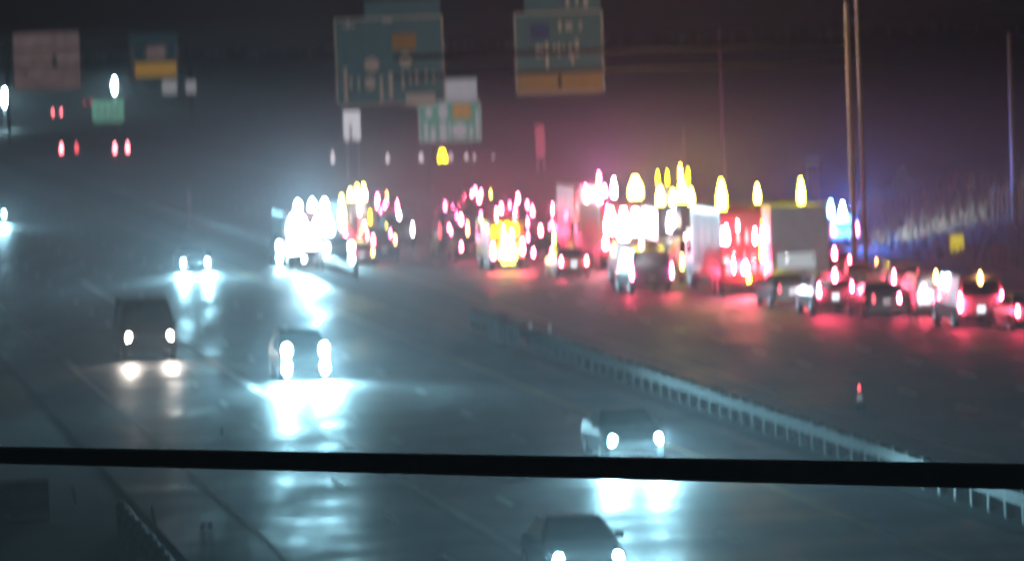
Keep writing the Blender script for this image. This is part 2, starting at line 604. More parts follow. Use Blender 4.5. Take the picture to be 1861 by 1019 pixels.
CFG = {  # cowl index, roof front, roof rear, back glass, wheel y, wheel r, tail lamp (x, z0, z1), head (x, z), wheel x
    'sedan': (5, 4, 3, 2, (-1.4, 1.42), .32, (.70, .70, 1.0), (.66, .66), .78),
    'suv': (5, 4, 2, 0, (-1.42, 1.45), .37, (.80, .86, 1.36), (.72, .88), .82),
    'van': (4, 3, 1, 0, (-1.7, 1.7), .37, (.84, .80, 1.42), (.74, .9), .85),
    'pickup': (5, 4, 3, None, (-1.75, 1.85), .40, (.88, .68, 1.12), (.76, .92), .86),
}


def loop(st):
    y, z0, zb, zs, zt, wl, wb_, ws, wt = st
    return [(-wl, y, z0), (-wb_, y, zb), (-ws, y, zs), (-wt, y, zt), (wt, y, zt), (ws, y, zs), (wb_, y, zb), (wl, y, z0)]


def slab_quad(q, t=.012):
    """four corners -> a thin pane standing proud of the body"""
    a, b, c, d = [Vector(p) for p in q]
    n = (b - a).cross(d - a).normalized() * t
    mb = MB()
    mb.add([a + n, b + n, c + n, d + n, a - n, b - n, c - n, d - n],
           [(0, 1, 2, 3), (7, 6, 5, 4), (0, 4, 5, 1), (1, 5, 6, 2), (2, 6, 7, 3), (3, 7, 4, 0)])
    return mb


def lerp(a, b, t):
    return a + (b - a) * t


def car(kind, paint, label, p, heading=0, group=None, tail=None, head=None, high=None, lampx=None, tz=None,
        tail_r=None, cat=None, beam=None, plate=None, tw=.15, scale=1.0, beam_pitch=-.28, name=None, glare_lamps=None):
    cowl, rf, rb, bg, wy, wr, tl, hl, wx = CFG[kind]
    S = ST[kind]
    p = p + ALONG * 2.35                       # p is under the end that faces the camera
    r = thing(name or {'sedan': 'sedan', 'suv': 'sport_utility_vehicle', 'van': 'van', 'pickup': 'pickup_truck'}[kind], label,
              cat or {'sedan': 'car', 'suv': 'car', 'van': 'van', 'pickup': 'pickup truck'}[kind], p, TH + (PI if heading else 0), group)
    r.scale = (scale, scale, scale)
    obj("body", shared((kind, "body"), lambda: MB().loft([loop(s) for s in S]), smooth=False, bevel=.035), CARP[paint], r)
    a, c = S[rf], S[cowl]
    obj("windscreen", shared((kind, "windscreen"), lambda: slab_quad([(-c[7] + .1, lerp(c[0], a[0], .06), lerp(c[4], a[4], .06) + .01), (c[7] - .1, lerp(c[0], a[0], .06), lerp(c[4], a[4], .06) + .01),
        (a[8] - .03, lerp(c[0], a[0], .92), lerp(c[4], a[4], .92) + .01), (-a[8] + .03, lerp(c[0], a[0], .92), lerp(c[4], a[4], .92) + .01)], .014)), GLASS, r)
    if bg is not None and bg > 0:
        a2, c2 = S[rb], S[bg]
        q = [(c2[8] - .05, lerp(c2[0], a2[0], .08), lerp(c2[4], a2[4], .08) + .01), (-c2[8] + .05, lerp(c2[0], a2[0], .08), lerp(c2[4], a2[4], .08) + .01),
             (-a2[8] + .03, lerp(c2[0], a2[0], .9), lerp(c2[4], a2[4], .9) + .01), (a2[8] - .03, lerp(c2[0], a2[0], .9), lerp(c2[4], a2[4], .9) + .01)]
    elif bg == 0:
        s0 = S[0]
        q = [(s0[7] - .12, s0[0] - .01, s0[3] + .03), (-s0[7] + .12, s0[0] - .01, s0[3] + .03), (-s0[8] + .02, s0[0] - .01, s0[4] - .08), (s0[8] - .02, s0[0] - .01, s0[4] - .08)]
    else:
        s0 = S[rb]
        q = [(s0[7] - .2, s0[0] - .03, s0[3] + .12), (-s0[7] + .2, s0[0] - .03, s0[3] + .12), (-s0[8] + .04, s0[0] - .02, s0[4] - .1), (s0[8] - .04, s0[0] - .02, s0[4] - .1)]
    obj("rear_window", shared((kind, "rear_window"), lambda: slab_quad(q, .014)), GLASS, r)
    for s in (-1, 1):
        def side(y0, y1, y1t, k=s):
            def pt(st, f):
                return (k * (lerp(st[7], st[8], f) + .004), lerp(st[3], st[4], f))
            b0, b1 = pt(S[rf], .12), pt(S[rf], .86)
            return slab_quad([(b0[0], y0, b0[1]), (b0[0], y1, b0[1]), (b1[0], y1t, b1[1]), (b1[0], y0, b1[1])], .012)
        obj("side_window", shared((kind, "front_side", s), lambda: side(S[rf][0] - .72, lerp(S[rf][0], S[cowl][0], .7), S[rf][0])), GLASS, r)
        obj("side_window", shared((kind, "back_side", s), lambda: side(S[rf][0] - 1.4 if kind != 'pickup' else S[rf][0] - 1.3, S[rf][0] - .8, S[rf][0] - .8)), GLASS, r)
        obj("wing_mirror", shared((kind, "mirror", s), lambda: MB().box(s * .93 - .1, s * .93 + .1, S[cowl][0] - .22, S[cowl][0] - .12, S[cowl][3] + .02, S[cowl][3] + .18), bevel=.03), PLASTIC, r)
        for y in wy:
            w = obj("wheel", shared((kind, "tyre"), lambda: MB().tube((-.11, 0, 0), (.11, 0, 0), wr, n=20), bevel=.02), RUBBER, r, (s * wx + s * .02, y, wr))
            obj("rim", shared((kind, "rim"), lambda: MB().tube((-.118, 0, 0), (.118, 0, 0), wr * .62, n=14)), ALLOY, w)
        lx = (lampx if lampx is not None else tl[0])
        z0, z1 = tz or (tl[1], tl[2])
        ts = (tail_r if (s > 0 and tail_r) else tail) or None
        obj("taillight", shared((kind, "taillight", s, lx, z0, z1, tw), lambda: MB().taper(s * lx, S[0][0] - .02, z0, z1, tw, tw * .35, .05)), ts or MATS.get("lamp_off_red") or PLASTIC, r)
        hm = obj("headlight", shared((kind, "headlight", s), lambda: MB().ball((s * hl[0], S[-1][0] - .08, hl[1]), .13, .1, .15)), head or ALLOY, r)
        if glare_lamps:  # lenses added above and below each headlight to heighten its glare
            for q, ez in enumerate((hl[1] - .36, hl[1] + .3)):
                obj("glare_lens", shared((kind, "glare_lens", s, q), lambda: MB().ball((s * (hl[0] - .03), S[-1][0] + (-.02 if q == 0 else .02), ez), .2, .1, .22)), glare_lamps, r)
        if beam:
            light(r, (s * hl[0], S[-1][0] + .12, hl[1]), beam[0], beam[1], 'SPOT', .1, (0, 1, beam_pitch), beam[2] if len(beam) > 2 else 110, "headlight_beam")
    obj("front_bumper", shared((kind, "fbump"), lambda: MB().box(-S[-2][5] - .02, S[-2][5] + .02, S[-1][0] - .06, S[-1][0] + .04, S[-1][1] - .08, S[-1][1] + .1), bevel=.03), PLASTIC, r)
    obj("rear_bumper", shared((kind, "rbump"), lambda: MB().box(-S[1][5], S[1][5], S[0][0] - .07, S[0][0] + .1, S[0][1] - .12, S[0][1] + .1), bevel=.03), PLASTIC, r)
    pz = S[0][1] + .2
    obj("number_plate", shared((kind, "plate"), lambda: MB().box(-.16, .16, S[0][0] - .035, S[0][0] + .02, pz, pz + .17)), plate or PLATE, r)
    hz = {'sedan': 1.28, 'suv': 1.74, 'van': 2.08, 'pickup': 1.84}[kind]
    hy = {'sedan': -1.08, 'suv': -2.3, 'van': -2.7, 'pickup': -.85}[kind]
    obj("high_brake_lamp", shared((kind, "high"), lambda: MB().taper(0, hy, hz - .26, hz + .18, .2, .08, .05)) if high else shared((kind, "highoff"), lambda: MB().box(-.14, .14, hy - .03, hy + .03, hz - .03, hz + .02)), high or PLASTIC, r)
    return r


lamp_off = mat("lamp_off_red", (0.2, 0.02, 0.02), 0.2)

CB = (HEAD, 6500, 80)

# oncoming traffic, inbound carriageway
car('sedan', 'charcoal', "dark sedan nearest the camera, cut off by the bottom edge of the picture", ground(1072, 1070), 1, "oncoming cars",
    head=L_HEAD, beam=CB)
car('sedan', 'black', "oncoming sedan with two starry headlights just above the long dark beam", ground(1157, 842), 1, "oncoming cars", head=L_HEAD, beam=CB)
car('suv', 'black', "oncoming dark car with dazzling headlights in the middle lane, left of centre", ground(557, 694), 1, "oncoming cars", head=L_HEAD, beam=(HEAD, 9500, 100), glare_lamps=L_HEAD)
car('van', 'charcoal', "boxy dark van coming on with small warm headlights in the left lane", ground(272, 657), 1, "oncoming cars", scale=1.1,
    head=L_HEADW, beam=((1.0, .88, .78), 500, 110))
car('sedan', 'black', "farther oncoming car with two oval headlights above a white glare on the wet road", ground(356, 500), 1, "oncoming cars", head=L_HEAD, beam=(HEAD, 9500, 95))
car('suv', 'black', "oncoming car at the left edge showing one glaring headlight", ground(-10, 412), 1, "oncoming cars", head=L_HEAD, beam=CB)

car('suv', 'black', "dark car added to widen the glare at the right side of the facing fire engine", ground(617, 488), 1, head=L_FLOOD, beam=(HEAD, 900, 120), glare_lamps=L_FLOOD)  # this car and the next added to widen the white glare
car('suv', 'black', "dark car added to widen the glare at the left side of the facing fire engine", ground(531, 484), 1, head=L_FLOOD, beam=(HEAD, 900, 120), glare_lamps=L_FLOOD)

# stopped and slow outbound traffic, seen from behind
OB = [  # kind, paint, (x, y), tail, tail_r, high, lampx, beam, label
    ('van', 'white', (1781, 596), L_TAIL, None, L_ORANGE, .86, 1, "white van with a lit rear and warm high brake lamp, near the right edge"),
    ('suv', 'silver', (1704, 576), L_TAIL, None, L_ORANGE, .5, 1, "pale hatchback with close-set brake lamps and an amber lamp over them"),
    ('sedan', 'silver', (1884, 602), L_TAIL, None, None, .74, 0, "silver car half cut off by the right edge of the picture"),
    ('suv', 'silver', (1520, 572), L_TAIL, None, L_TAIL, .72, 1, "silver car with a pink high brake lamp, below the blue police lights"),
    ('sedan', 'black', (1612, 578), L_TAILD, L_TAIL, None, .55, 0, "dark car with one bright and one dim tail lamp, between two silver cars"),
    ('suv', 'grey', (1648, 546), L_TAIL, L_TAILD, None, .55, 0, "grey car just beyond the dark car with one bright tail lamp"),
    ('sedan', 'charcoal', (1442, 558), L_TAILD, L_TAIL, None, .6, 0, "charcoal car in front of the grey box lorry's tail"),
    ('van', 'white', (1274, 514), L_AMBW, L_AMBW, L_AMBW, .98, 1, "white van with a brightly lit back door, left of the red fire engine"),
    ('van', 'blue', (1184, 534), L_TAIL, L_TAIL, None, .96, 0, "dark purple-blue van with wide brake lamps, nearest in the middle of the jam"),
    ('sedan', 'beige', (1044, 504), L_TAIL, L_TAIL, None, .66, 0, "beige car with its boot lit, below the cluster of brake lamps"),
    ('suv', 'black', (1023, 444), L_TAIL, L_TAIL, None, .62, 0, "black car with pale brake lamps, farthest in the central cluster"),
    ('sedan', 'black', (1006, 458), L_TAIL, L_TAIL, L_TAILP, .72, 0, "black sedan braking in the central cluster, behind the beige car"),
    ('sedan', 'red', (1070, 474), L_AMBS, L_TAIL, None, .52, 0, "red sedan with one orange lamp at the left of the tall fire engine"),
    ('sedan', 'black', (1125, 488), L_TAILP, L_AMBW, None, .68, 0, "dark car right under the white floodlights of the fire engine"),
    ('suv', 'charcoal', (1188, 488), L_TAILP, L_AMBS, None, .6, 0, "charcoal car beside the floodlit fire engine, one lamp orange"),
    ('suv', 'charcoal', (1228, 500), L_AMBW, L_AMBS, None, .5, 0, "charcoal car left of the white van, under the amber beacons"),
    ('suv', 'blue', (840, 450), L_TAIL, L_TAIL, L_TAIL, .74, 0, "blue car with three lit brake lamps, leftmost in the second queue"),
    ('sedan', 'black', (857, 474), L_TAIL, L_TAIL, None, .56, 0, "black sedan with bright lamps, left of the yellow-topped lorry"),
    ('van', 'grey', (726, 450), L_AMBW, L_WHITE, L_WHITE, .8, 0, "grey van with mixed white lamps, right of the dim truck"),
    ('sedan', 'red', (659, 486), L_TAIL, L_AMBW, None, .6, 0, "red sedan with a red rear, below the dim truck and beside the glare"),
    ('sedan', 'charcoal', (987, 486), L_TAIL, L_TAILP, None, .5, 0, "charcoal sedan close behind the yellow-topped lorry's right side"),
    ('suv', 'grey', (1102, 462), L_TAILP, L_TAILP, None, .5, 0, "grey car half hidden beside the bluish fire engine"),
]
for kind, paint, (u, v), tl, tr, hi, lx, bm_, lab in OB:
    car(kind, paint, lab, ground(u, v), 0, "stopped cars on the outbound side", tail=tl, tail_r=tr, high=hi, lampx=lx,
        beam=((.85, .93, 1.0), 500, 90) if bm_ else None, beam_pitch=.0, plate=L_PLATEL if paint in ('white', 'silver', 'beige') else None,
        tw=.14, head=L_HEADW if bm_ else None)
# the packed rows deeper in the jam: only their lamps show
rq = random.Random(41)
taken = [road_co(ground(u, v) + ALONG * 2.4) for _, _, (u, v), *_ in OB] + [road_co(ground(u, v) + ALONG * 4) for u, v in
         ((566, 486), (655, 464), (924, 492), (1136, 490), (1078, 470), (1240, 494), (1356, 538), (1457, 538))]
lanes = (36.0, 39.8, 43.6, 47.3, 51.0)
made = 0
ORD = ("nearest", "second", "third", "fourth", "fifth", "sixth", "seventh", "eighth", "ninth", "tenth", "eleventh", "twelfth", "thirteenth", "fourteenth", "fifteenth", "sixteenth", "seventeenth", "eighteenth", "nineteenth", "twentieth", "farthest")
LANE = ("leftmost lane", "second lane from the left", "middle lane", "second lane from the right", "rightmost lane")
KIND = {'suv': 'tall car', 'van': 'van', 'pickup': 'pickup', 'sedan': 'low car'}
for li, L in enumerate(lanes):
    n_in_lane = 0
    for row in range(24):
        t = 236 + row * 6.6 + rq.uniform(-1.5, 1.5)
        Lj = L + rq.uniform(-.5, .5)
        if any(abs(Lj - a) < 2.0 and abs(t + 2.4 - b) < 5.6 for a, b in taken) or rq.random() < .3:
            continue
        if (L > 47 and t < 224) or (L < 41 and t < 290) or (L < 45 and t < 262):
            continue
        q = road(Lj, t)
        u = 930 + F * q.x / q.y
        if u < 650 or 745 < u < 800:
            continue
        taken.append((Lj, t + 2.4))
        k = rq.choice(('suv', 'van', 'pickup', 'suv', 'sedan'))
        tl, tn = rq.choice(((L_TAIL, "bright"), (L_TAIL, "bright"), (L_TAILP, "pink"), (L_TAILP, "pink"), (L_TAILD, "dim")))
        z = rq.uniform(.75, 1.25)
        pt = rq.choice(('black', 'charcoal', 'black', 'blue', 'grey'))
        car(k, pt, f"{pt} {KIND[k]}, {tn} lamps, {ORD[n_in_lane]} packed car in the {LANE[li]}", q, 0,
            "packed cars deep in the jam", tail=tl, tail_r=rq.choice((tl, tl, tl, L_ORANGE, L_AMBW)), high=rq.choice((None, L_TAIL, L_TAILP)), lampx=round(rq.uniform(.55, .82), 2),
            tz=(round(z, 1), round(z + rq.uniform(.4, .8), 1)), tw=.12)
        n_in_lane += 1
        made += 1
print("packed cars", made)
for (u, v), lx, t1, t2, lab in (((221, 286), .78, L_TAILF, L_TAILF, "far car with two broad red tail lamps, rightmost of the cars driving away"),
                          ((126, 286), .95, L_TAILF, L_TAILD, "far car with one bright and one faint red lamp, beside the broad-lamped one"),
                          ((104, 214), .9, L_TAILF, L_TAILF, "far car with two slim pale red lamps, under the brown sign"),
                          ((160, 194), .9, L_TAILD, L_TAILD, "farthest car with two faint tail lamps, left above the pale green sign")):
    car('suv', 'charcoal', lab, ground(u, v), 0, "cars driving away beyond the jam", tail=t1, tail_r=t2, lampx=lx, tw=.42, tz=(.7, 1.7))


def truck(name, label, cat, p, paint, w, h, ln, heading=0, box='white', cab=True, rear=(), tops=(), doors=2, flood=(), group=None, rot=0):
    """heavy vehicle: chassis, wheels, cab, box body with shutters, rear lamps, roof lamps and glare lenses (x, z, width, height, material)"""
    r = thing(name, label, cat, p + ALONG * (ln / 2), TH + rot + (PI if heading else 0), group)
    y0, y1 = -ln / 2, ln / 2
    cl = 2.1
    rj = random.Random(int(p.x * 100))
    rear = list(rear)
    if not heading and name != 'box_lorry':    # small marker and work lamps scattered over the tail
        for q in range(7):
            rear.append((rj.uniform(-.46, .46) * w, rj.uniform(1.2, h - .3), rj.uniform(.07, .13), rj.uniform(.35, 1.0), rj.choice((L_DIMW, L_DIMW, L_WHITE, L_TAILP, L_BLUEW, L_AMBS, L_TAILD))))
    obj("chassis", MB().box(-w * .38, w * .38, y0 + .1, y1 - .2, .55, .8).mesh("chassis"), PLASTIC, r)
    obj("box_body", MB().box(-w / 2, w / 2, y0, y1 - cl - .15, .8, h).mesh("box_body", bevel=.05), CARP[box], r)
    cabp = [(y1 - cl, .6), (y1 - .05, .6), (y1, 1.4), (y1 - .15, 2.0), (y1 - .5, min(h, 2.9)), (y1 - cl, min(h, 2.95))]
    obj("cab", MB().loft([[(x, y, z) for y, z in cabp] for x in (-w / 2 + .04, w / 2 - .04)]).mesh("cab", bevel=.05), CARP[paint], r)
    obj("windscreen", slab_quad([(-w / 2 + .2, y1 - .14, 2.02), (w / 2 - .2, y1 - .14, 2.02), (w / 2 - .25, y1 - .44, min(h, 2.9) - .15), (-w / 2 + .25, y1 - .44, min(h, 2.9) - .15)], .03).mesh("windscreen"), GLASS, r)
    for s in (-1, 1):
        obj("side_window", MB().box(s * (w / 2 - .05), s * (w / 2 - .02), y1 - cl + .3, y1 - .7, 1.75, 2.55).mesh("side_window"), GLASS, r)
        obj("wing_mirror", MB().box(s * (w / 2 + .05), s * (w / 2 + .28), y1 - .5, y1 - .4, 1.7, 2.4).mesh("wing_mirror", bevel=.03), PLASTIC, r)
        obj("front_lamp_housing", MB().box(s * (w / 2 - .5), s * (w / 2 - .12), y1 - .05, y1 + .03, .85, 1.15).mesh("front_lamp_housing"), CHROME, r)
        for y in (y0 + 1.2, y0 + 2.4, y1 - 1.1):
            wh = obj("wheel", shared(("truck", "tyre"), lambda: MB().tube((-.15, 0, 0), (.15, 0, 0), .5, n=20), bevel=.03), RUBBER, r, (s * (w / 2 - .17), y, .5))
            obj("rim", shared(("truck", "rim"), lambda: MB().tube((-.157, 0, 0), (.157, 0, 0), .3, n=14)), ALLOY, wh)
        n = max(2, int((ln - cl) / 1.6))
        for k in range(n):
            a = y0 + .2 + k * (ln - cl - .5) / n
            b = a + (ln - cl - .5) / n - .12
            obj("side_panel", MB().box(s * (w / 2) - .012, s * (w / 2) + .02, a, b, 1.3, h - .25).mesh("side_panel"), CARP['charcoal' if box == 'firered' else ('palegrey' if box == 'palegrey' else 'grey')], r)
    # rear face
    n = max(1, doors)
    for k in range(n):
        a = -w / 2 + .12 + k * (w - .24) / n
        b = a + (w - .24) / n - .05
        d = obj("rear_door", MB().box(a, b, y0 - .03, y0 + .01, 1.15, h - .2).mesh("rear_door"), CARP[box], r)
        obj("handle", MB().box((a + b) / 2 - .04, (a + b) / 2 + .04, y0 - .09, y0 - .03, 1.6, 2.1).mesh("handle"), CHROME, d)
    obj("rear_bumper", MB().box(-w / 2, w / 2, y0 - .25, y0 + .02, .5, .72).mesh("rear_bumper", bevel=.03), PLASTIC, r)
    for x, z, lw, lh, m in rear:
        obj("rear_lamp", MB().taper(x, y0 - .1, z - lh / 2, z + lh / 2, lw, lw * .4, .07).mesh("rear_lamp"), m, r)
    for x, y, z, lw, lh, m in tops:
        o = obj("roof_or_glare_lamp", MB().taper(x, y, z - lh / 2, z + lh / 2, lw, lw * .35, .1).mesh("roof_or_glare_lamp"), m, r)
        obj("lamp_bracket", MB().box(x - lw / 2, x + lw / 2, y - .1, y + .12, h - .02 if z > h else z - lh / 2 - .12, z - lh / 2).mesh("lamp_bracket"), PLASTIC, o)
    for fl in flood:
        x, y, z, pw, colr = fl[:5]
        if len(fl) > 5:
            light(r, (x, y, z), colr, pw, 'SPOT', .25, fl[5], 150, name="floodlight_beam")
        else:
            light(r, (x, y, z), colr, pw, 'POINT', .2, name="floodlight_glow")
    return r


WARMW, AMBC = (.95, .95, 1.0), (1.0, .68, .06)
# fire engine facing the camera with floodlights, in the blue-white glare on the left
truck("fire_engine", "fire engine facing the camera, lost in its own blue-white glare", "fire engine", ground(566, 486), 'firered', 2.5, 3.1, 9, heading=1, box='firered',
      rear=(), tops=[(-.9, 4.2, 3.5, .5, .5, L_FLOOD), (-.2, 4.2, 3.5, .5, .5, L_FLOOD), (.6, 4.2, 3.5, .5, .45, L_FLOOD),
                     (-1.0, 4.7, 2.4, .7, 1.1, L_FLOOD), (1.0, 4.7, 2.4, .7, 1.1, L_FLOOD), (-1.0, 4.7, 1.3, .8, .9, L_FLOOD), (1.0, 4.7, 1.3, .8, .9, L_FLOOD), (-.95, 4.58, .8, .5, .5, L_FLOOD), (.95, 4.58, 1.0, .5, .5, L_FLOOD), (0, 4.62, 1.5, 1.6, .8, L_FLOOD), (-.5, 4.66, 2.35, .9, 1.0, L_FLOOD), (.5, 4.66, 2.35, .9, 1.0, L_FLOOD), (-.9, 4.58, 1.8, .5, .6, L_FLOOD), (.9, 4.58, 1.8, .5, .6, L_FLOOD)],  # front lenses added so the cab drowns in white glare
      flood=[(0, 5.0, 2.4, 18000, (.34, .76, 1.0), (0, 1, .9)), (0, 5.0, 3.7, 6000, (.35, .8, 1.0), (0, 1, 1.6))])
truck("service_truck", "dim brown service truck with amber lamps on its roof, beside the glare", "truck", ground(655, 464), 'grey', 2.1, 3.2, 8, box='beige',
      rear=[(-.85, 1.2, .2, .5, L_TAIL), (.85, 1.2, .2, .5, L_AMBW)], tops=[(-.45, -3.9, 3.6, .35, .6, L_AMBW), (-.05, -3.9, 3.7, .35, .8, L_AMB), (.35, -3.9, 3.7, .3, .9, L_AMBW), (-1.0, -4.05, 2.6, .45, 1.9, L_AMBW)],
      flood=[(0, -4.4, 3.9, 900, AMBC, (0, -1, 2))])
truck("lorry", "yellow-topped lorry with a glowing pale tail, between the queues of brake lamps", "lorry", ground(924, 492), 'yellow', 1.9, 2.6, 6, box='yellow',
      rear=[(-.8, 1.1, .2, .7, L_TAIL), (.8, 1.3, .2, .7, L_TAIL), (0, 1.15, 1.0, 1.4, L_AMBW), (-.4, 2.25, .4, .5, L_AMBS), (.0, 2.25, .4, .5, L_AMBS), (.4, 2.25, .4, .5, L_AMBS)])
truck("fire_engine", "fire engine with dazzling white rear floodlights and a square amber lamp on top", "fire engine", ground(1136, 490), 'firered', 2.5, 3.5, 9.5, box='firered',
      rear=[(-.7, 2.6, .7, 1.3, L_FLOOD2), (0, 2.4, .7, 1.6, L_FLOOD2), (.65, 2.5, .7, 1.3, L_FLOOD2), (-1.0, 1.5, .3, .6, L_TAIL), (1.05, 1.4, .3, .6, L_TAILP)],
      tops=[(.75, -4.5, 4.3, .85, 1.1, L_AMBW), (-.4, -4.5, 4.35, .3, .9, L_WHITE), (-.9, -4.5, 4.2, .25, .5, L_TAILP)],
      flood=[(0, -5.2, 2.8, 5000, (.80, .72, 1.0), (0, -1, 1.6)), (.7, -5.2, 4.6, 2500, AMBC, (0, -1, 2)), (-.9, -5.0, 4.3, 9000, (1, .13, .3), (0, -1, 2))])
truck("ladder_truck", "bluish ladder truck with thin white edge lamps, left of the dazzling fire engine", "fire engine", ground(1078, 470), 'firered', 1.9, 4.1, 9, box='white',
      rear=[(-.55, 3.4, .12, 1.2, L_DIMW), (-.25, 3.0, .16, 1.7, L_WHITE), (.7, 3.4, .25, .6, L_WHITE), (.55, 2.0, .2, .9, L_TAILP)], tops=[(.5, -4.4, 4.5, .2, .5, L_TAILP)], flood=[(.5, -4.8, 4.4, 5500, (.6, .2, .65), (0, -1, 2))])
truck("tow_truck", "recovery truck carrying a cluster of blazing amber beacons, left of the grey box lorry's queue", "tow truck", ground(1240, 494), 'yellow', 2.4, 3.3, 8, box='charcoal',
      rear=[(-.6, 2.6, .3, .8, L_WHITE), (-.1, 2.7, .25, .7, L_DIMW), (1.1, 2.5, .3, .9, L_BLUEW)],
      tops=[(-1.0, -3.9, 4.0, .5, .9, L_AMBW), (-.35, -3.9, 3.9, .4, .7, L_AMBW), (.15, -3.9, 4.2, .55, 1.1, L_AMB), (.6, -3.9, 3.9, .4, .8, L_AMBW), (-1.05, -3.6, 4.9, .16, .6, L_AMBS), (-.55, -3.6, 4.9, .14, .6, L_AMBS), (.15, -3.6, 5.1, .2, .8, L_AMB), (.55, -3.6, 5.0, .14, .6, L_AMBS)],
      flood=[(0, -4.4, 4.4, 5000, AMBC, (0, -1, 2))])
truck("fire_engine", "red fire engine with a glowing red tail, left of the grey box lorry", "fire engine", ground(1356, 538), 'firered', 2.3, 4.1, 10, box='firered',
      rear=[(-.75, 1.35, .4, .6, L_RED), (-.4, 1.4, .3, .45, L_RED), (0, 1.35, .35, .5, L_TAIL), (.4, 1.4, .3, .45, L_RED), (.8, 1.35, .35, .5, L_RED), (.15, .75, .18, .5, L_AMB), (.8, 2.1, .2, .8, L_AMBW),
            (-.85, 2.9, .3, .8, L_TAIL), (-.3, 2.8, .16, .6, L_DIMW), (.1, 2.8, .16, .6, L_DIMW), (.5, 2.8, .16, .6, L_BLUEW), (.9, 3.0, .2, 1.0, L_WHITE)],
      tops=[(-.95, -4.7, 4.75, .5, 1.3, L_AMB), (.75, -4.7, 4.75, .3, .8, L_AMBW)],
      flood=[(-.9, -5.2, 4.9, 3000, AMBC, (0, -1, 2)), (0, -5.6, 1.4, 1000, (1, .05, .12))])
bl = truck("box_lorry", "tall grey box lorry with a lit white panel low on its back", "lorry", ground(1457, 538), 'white', 2.7, 4.2, 11, box='palegrey', doors=2,
           rear=[(-1.2, .75, .16, .5, L_AMB), (-1.05, .75, .14, .4, L_AMB)], tops=[(.15, -5.4, 4.85, .35, 1.1, L_AMB)],
           flood=[(.15, -5.9, 5.2, 900, AMBC, (0, -1, 3))])
obj("lit_panel", MB().box(-1.1, .7, -5.56, -5.5, 1.3, 2.0).mesh("lit_panel"), lamp("white_lit_panel", (.75, .95, 1.0), .55), bl)

# police car on the shoulder with blue-white beacons
pc = car('suv', 'white', "police car on the shoulder with two blazing blue-white roof beacons", ground(1537, 452), 0, tail=L_TAILP, lampx=.7, cat="police car", name="police_car")
bar = obj("light_bar", MB().box(-.65, .65, -.35, -.05, 1.80, 1.86).mesh("light_bar"), PLASTIC, pc)
obj("blue_beacon", MB().taper(-.35, -.22, 1.86, 2.6, .34, .12, .12).mesh("blue_beacon"), L_BLUE, bar)
obj("blue_beacon", MB().taper(.32, -.22, 1.5, 2.5, .42, .1, .12).mesh("blue_beacon"), L_BLUEW, bar)
light(pc, (0, -2.9, 2.4), (.03, .2, 1.0), 6500, radius=.2, name="beacon_glow")
light(pc, (.72, -.1, 2.15), (.85, .88, .85), 11000, 'SPOT', .12, (1, .45, .12), 120, name="bank_fill_light")  # white spot added to brighten the grass bank


# ------------------------------------------------------------------ sign gantries and signs
def plate(mb, u0, v0, u1, v1, s, th=.06, face=0.0):
    """an upright panel facing the camera's road side: corners given where they show in the photograph"""
    pass


def sign(name, label, u0, v0, u1, v1, s, base, extras=(), legs=False, cat="road sign", border=True, group=None, face_w=None):
    """extras: (kind, material, u0, v0, u1, v1) flat pieces laid on the face at their size"""
    ub, vb = (u0 + u1) / 2, v1
    face_w = face_w or SIGN_W
    p = at(ub, vb, s)
    r = thing(name, label, cat, (p.x, p.y, p.z), TH * .5, group)
    k = 1.0 / s
    w, h = (u1 - u0) * k, (v1 - v0) * k
    obj("panel", MB().box(-w / 2, w / 2, 0, .08, 0, h).mesh("panel", bevel=.02), base, r)
    if border:
        b = .09
        mb = MB()
        mb.box(-w / 2, -w / 2 + b, -.012, -.001, 0, h).box(w / 2 - b, w / 2, -.012, -.001, 0, h)
        mb.box(-w / 2 + b, w / 2 - b, -.012, -.001, 0, b).box(-w / 2 + b, w / 2 - b, -.012, -.001, h - b, h)
        obj("border", mb.mesh("border"), face_w, r)
    lay = 0
    letters = MB()
    for e in extras:
        nm_, m, a0, b0, a1, b1 = e
        x0, x1 = (a0 - ub) * k, (a1 - ub) * k
        z0, z1 = (vb - b1) * k, (vb - b0) * k
        if nm_ == 'lettering':
            letters.box(x0, x1, -.034, -.022, z0, z1)
            continue
        lay += 1
        if nm_ == 'disc':
            mb = MB()
            mb.loft([[((x0 + x1) / 2 + (x1 - x0) / 2 * math.cos(q * PI / 8), y, (z0 + z1) / 2 + (z1 - z0) / 2 * math.sin(q * PI / 8)) for q in range(16)] for y in (-.03, -.002)])
            obj("marker", mb.mesh("marker"), m, r)
        else:
            obj(nm_, MB().box(x0, x1, -.02 - .002 * lay, -.002, z0, z1).mesh(nm_), m, r)
    if letters.v:
        lo = obj("lettering", letters.mesh("lettering"), face_w, r)
        lo["kind"] = "stuff"
    if legs:
        for s_ in (-1, 1):
            obj("post", MB().tube((s_ * w * .32, .16, -p.z), (s_ * w * .32, .16, h * .9), .08, n=8).mesh("post"), STEEL, r)
    return r


def strokes(spec, m=None):
    return [('lettering', SIGN_W, *q) for q in spec]


